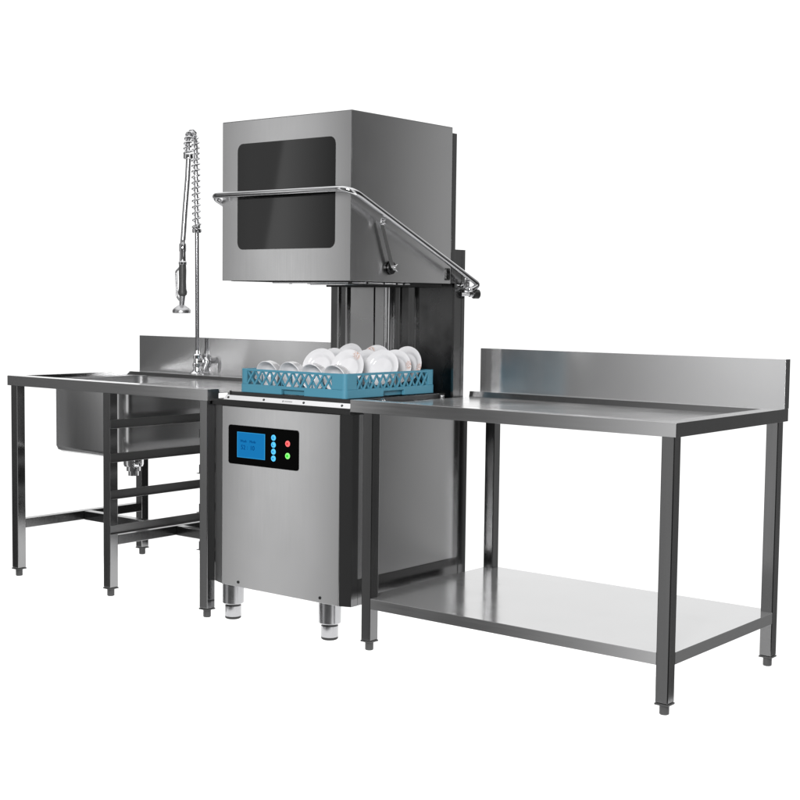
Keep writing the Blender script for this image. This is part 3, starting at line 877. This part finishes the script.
for args in (
    (-0.012, 0.205, 1.008, 0.0680, 16, 21, 0, False, 'large plain white plate behind the bowls, nearest the left end of the rack'),
    (-0.095, 0.375, 1.005, 0.0640, 10, 12, 0, False, 'white plate almost hidden between two others at the far left back of the rack'),
    (-0.075, 0.440, 1.021, 0.0720, 2, 19, 0, False, 'white plate standing highest, at the back left against the chamber wall'),
    (0.108, 0.222, 1.008, 0.0680, 10, 18, -32, True, 'white plate with a small gold and red print at upper right, behind the rightmost bowl'),
    (0.075, 0.365, 1.004, 0.0660, 10, 12, 0, False, 'shaded plain white plate mid rack, half hidden by the gold printed plate'),
    (0.032, 0.470, 1.018, 0.0700, 8, 14, 30, True, 'white plate with a red flower at its upper left, at the back of the rack'),
    (0.172, 0.332, 1.007, 0.0690, 14, 23, 0, False, 'large plain white plate in front on the right side of the rack'),
    (0.168, 0.415, 1.006, 0.0660, 16, 12, -78, True, 'white plate with red print on its right rim, just behind the large plain right plate'),
    (0.178, 0.478, 1.018, 0.0660, 4, 8, -100, True, 'rightmost white plate in the rack, shaded, with a red print low on its right edge'),
):
    plate(*args)
for x, ztop, yaw, label in (
    (-0.190, 0.960, 4, 'leftmost white bowl lying on its side at the front of the blue rack'),
    (-0.076, 0.961, 2, 'second white bowl from the left along the front of the rack'),
    (0.032, 0.958, 5, 'third white bowl from the left, below the large left plate'),
    (0.138, 0.958, 3, 'rightmost white bowl, below the plate with the gold print'),
):
    lean = -12
    n = Vector((math.sin(rad(yaw)) * math.cos(rad(lean)), -math.cos(rad(yaw)) * math.cos(rad(lean)), math.sin(rad(lean))))
    rim = Vector((x, 0.108, ztop - 0.051 * math.cos(rad(lean))))
    p = rim - n * 0.06
    bowl(p.x, p.y, p.z, yaw, lean, label)

# ------------------------------------------------------------------ world: made-up studio surroundings, brightness shaped for the steel's reflections
W_ = bpy.data.worlds.new('World'); S.world = W_; W_.use_nodes = True
nt = W_.node_tree; L = nt.links
bg = nt.nodes['Background']
tc = nt.nodes.new('ShaderNodeTexCoord')
sp = nt.nodes.new('ShaderNodeSeparateXYZ'); L.new(tc.outputs['Generated'], sp.inputs[0])
def MATH(op, a, b=None, c=None):
    n = nt.nodes.new('ShaderNodeMath'); n.operation = op
    for i, v in enumerate((a, b, c)):
        if v is None: continue
        if isinstance(v, (int, float)): n.inputs[i].default_value = v
        else: L.new(v, n.inputs[i])
    return n.outputs[0]
az = MATH('ARCTAN2', sp.outputs['X'], sp.outputs['Y'])          # 0 = +Y, + towards +X
el = MATH('ARCSINE', sp.outputs['Z'])
# added slanted brightness step for the window's reflection: the azimuth is sheared with elevation on the camera side
az2 = MATH('ADD', az, MATH('MULTIPLY', el, 0.16))
fac = MATH('ADD', MATH('DIVIDE', az, 2 * math.pi), 0.5)
ramp = nt.nodes.new('ShaderNodeValToRGB'); L.new(fac, ramp.inputs['Fac'])
F = lambda a: -(180 - a)                 # a: degrees left of -Y
def a_of(px): return 38.72 - math.degrees(math.atan((px - 400) / 1375.5))
stops = [(-180, 0.22), (F(15), 0.08), (F(19.5), 0.6), (F(a_of(780)), 1.25), (F(a_of(700)), 0.88), (F(a_of(600)), 0.36), (F(a_of(480)), 0.11),
         (F(a_of(352)), 0.11), (F(a_of(341)), 0.52), (F(a_of(304)), 0.84), (F(a_of(274)), 1.62), (F(a_of(250)), 1.50), (F(a_of(215)), 0.98), (F(a_of(185)), 0.46), (F(a_of(150)), 0.30), (F(a_of(100)), 0.36), (F(a_of(0)), 0.30), (F(62), 0.10),
         (-96, 0.22), (-79, 0.30), (-74, 1.15), (4, 1.15), (18, 0.24), (30, 0.22), (36.2, 0.55), (38.6, 0.14), (41.0, 0.04), (60, 0.02), (94, 0.04), (100, 0.85), (119, 0.85), (126, 0.08)]
cr = ramp.color_ramp; cr.interpolation = 'LINEAR'
while len(cr.elements) > 1: cr.elements.remove(cr.elements[-1])
first = True
for ang, v in sorted(stops):
    p = (ang + 180) / 360
    if first: e = cr.elements[0]; e.position = p; first = False
    else: e = cr.elements.new(p)
    e.color = (v, v, v, 1)
def band(v, a, b):
    n = nt.nodes.new('ShaderNodeMapRange'); n.inputs['From Min'].default_value = rad(a); n.inputs['From Max'].default_value = rad(b)
    L.new(v, n.inputs['Value']); return n.outputs['Result']
edge = MATH('MULTIPLY', band(az2, -135.36, -135.28), band(az, -106, -110))
low = MATH('MULTIPLY', MATH('MULTIPLY', band(el, -4.5, -8.0), band(az, F(a_of(310)), F(a_of(265)))), band(az, -106, -112))  # dims the low camera-side world as mirrored by the cabinet front
gain = MATH('MULTIPLY', MATH('SUBTRACT', 1.0, MATH('MULTIPLY', edge, 0.50)), MATH('SUBTRACT', 1.0, MATH('MULTIPLY', low, 0.50)))
wm = nt.nodes.new('ShaderNodeVectorMath'); wm.operation = 'SCALE'
L.new(ramp.outputs['Color'], wm.inputs[0]); L.new(gain, wm.inputs['Scale'])
# added overhead brightness in the world: above ~40 degrees
mr = nt.nodes.new('ShaderNodeMapRange'); mr.interpolation_type = 'SMOOTHSTEP'
mr.inputs['From Min'].default_value = rad(28); mr.inputs['From Max'].default_value = rad(52)
L.new(el, mr.inputs['Value'])
mix = nt.nodes.new('ShaderNodeMix'); mix.data_type = 'RGBA'
L.new(mr.outputs['Result'], mix.inputs['Factor']); L.new(wm.outputs[0], mix.inputs['A'])
mix.inputs['B'].default_value = (1.25, 1.25, 1.25, 1)
L.new(mix.outputs['Result'], bg.inputs['Color'])
bg.inputs['Strength'].default_value = 1.0

def area(name, loc, target, sx, sy, power, col=(1, 1, 1)):
    l = bpy.data.lights.new(name, 'AREA'); l.shape = 'RECTANGLE'; l.size = sx; l.size_y = sy; l.energy = power; l.color = col
    o = bpy.data.objects.new(name, l); C.objects.link(o)
    o.location = loc
    o.rotation_euler = (Vector(target) - Vector(loc)).to_track_quat('-Z', 'Y').to_euler()
    return o
area('key_lamp', (2.9, -4.5, 2.5), (0, 0.3, 0.95), 1.4, 1.4, 270)  # added lamp out of view, brightens the crockery and rack
area('floor_whitening_lamp', ((FX0 + FX1) / 2, (FY0 + FY1) / 2, -0.55), ((FX0 + FX1) / 2, (FY0 + FY1) / 2, 1), 3.8, 1.6, 32)  # unseen lamp added below the sheet to whiten the floor

# ------------------------------------------------------------------ camera (solved from the photograph)
cam = bpy.data.cameras.new('Camera'); co = bpy.data.objects.new('Camera', cam); C.objects.link(co)
cam.sensor_width = 36; cam.lens = 36 * 1375.49 / 800; cam.clip_start = 0.05; cam.clip_end = 200
yaw, pit, rol = rad(38.7218), rad(4.0888), rad(0.7036)
fw = Vector((-math.sin(yaw) * math.cos(pit), math.cos(yaw) * math.cos(pit), -math.sin(pit)))
rt = Vector((math.cos(yaw), math.sin(yaw), 0)); upv = rt.cross(fw)
rt2 = rt * math.cos(rol) + upv * math.sin(rol); up2 = -rt * math.sin(rol) + upv * math.cos(rol)
Mx = Matrix((rt2, up2, -fw)).transposed().to_4x4(); Mx.translation = (3.3294, -3.5031, 1.1819)
co.matrix_world = Mx
S.camera = co
S.render.resolution_x = S.render.resolution_y = 1024
S.view_settings.view_transform = 'Standard'; S.view_settings.look = 'None'; S.view_settings.exposure = 0; S.view_settings.gamma = 1
S.render.engine = 'CYCLES'
S.cycles.use_denoising = True
S.cycles.max_bounces = 10; S.cycles.glossy_bounces = 6; S.cycles.diffuse_bounces = 4
S.cycles.sample_clamp_indirect = 6
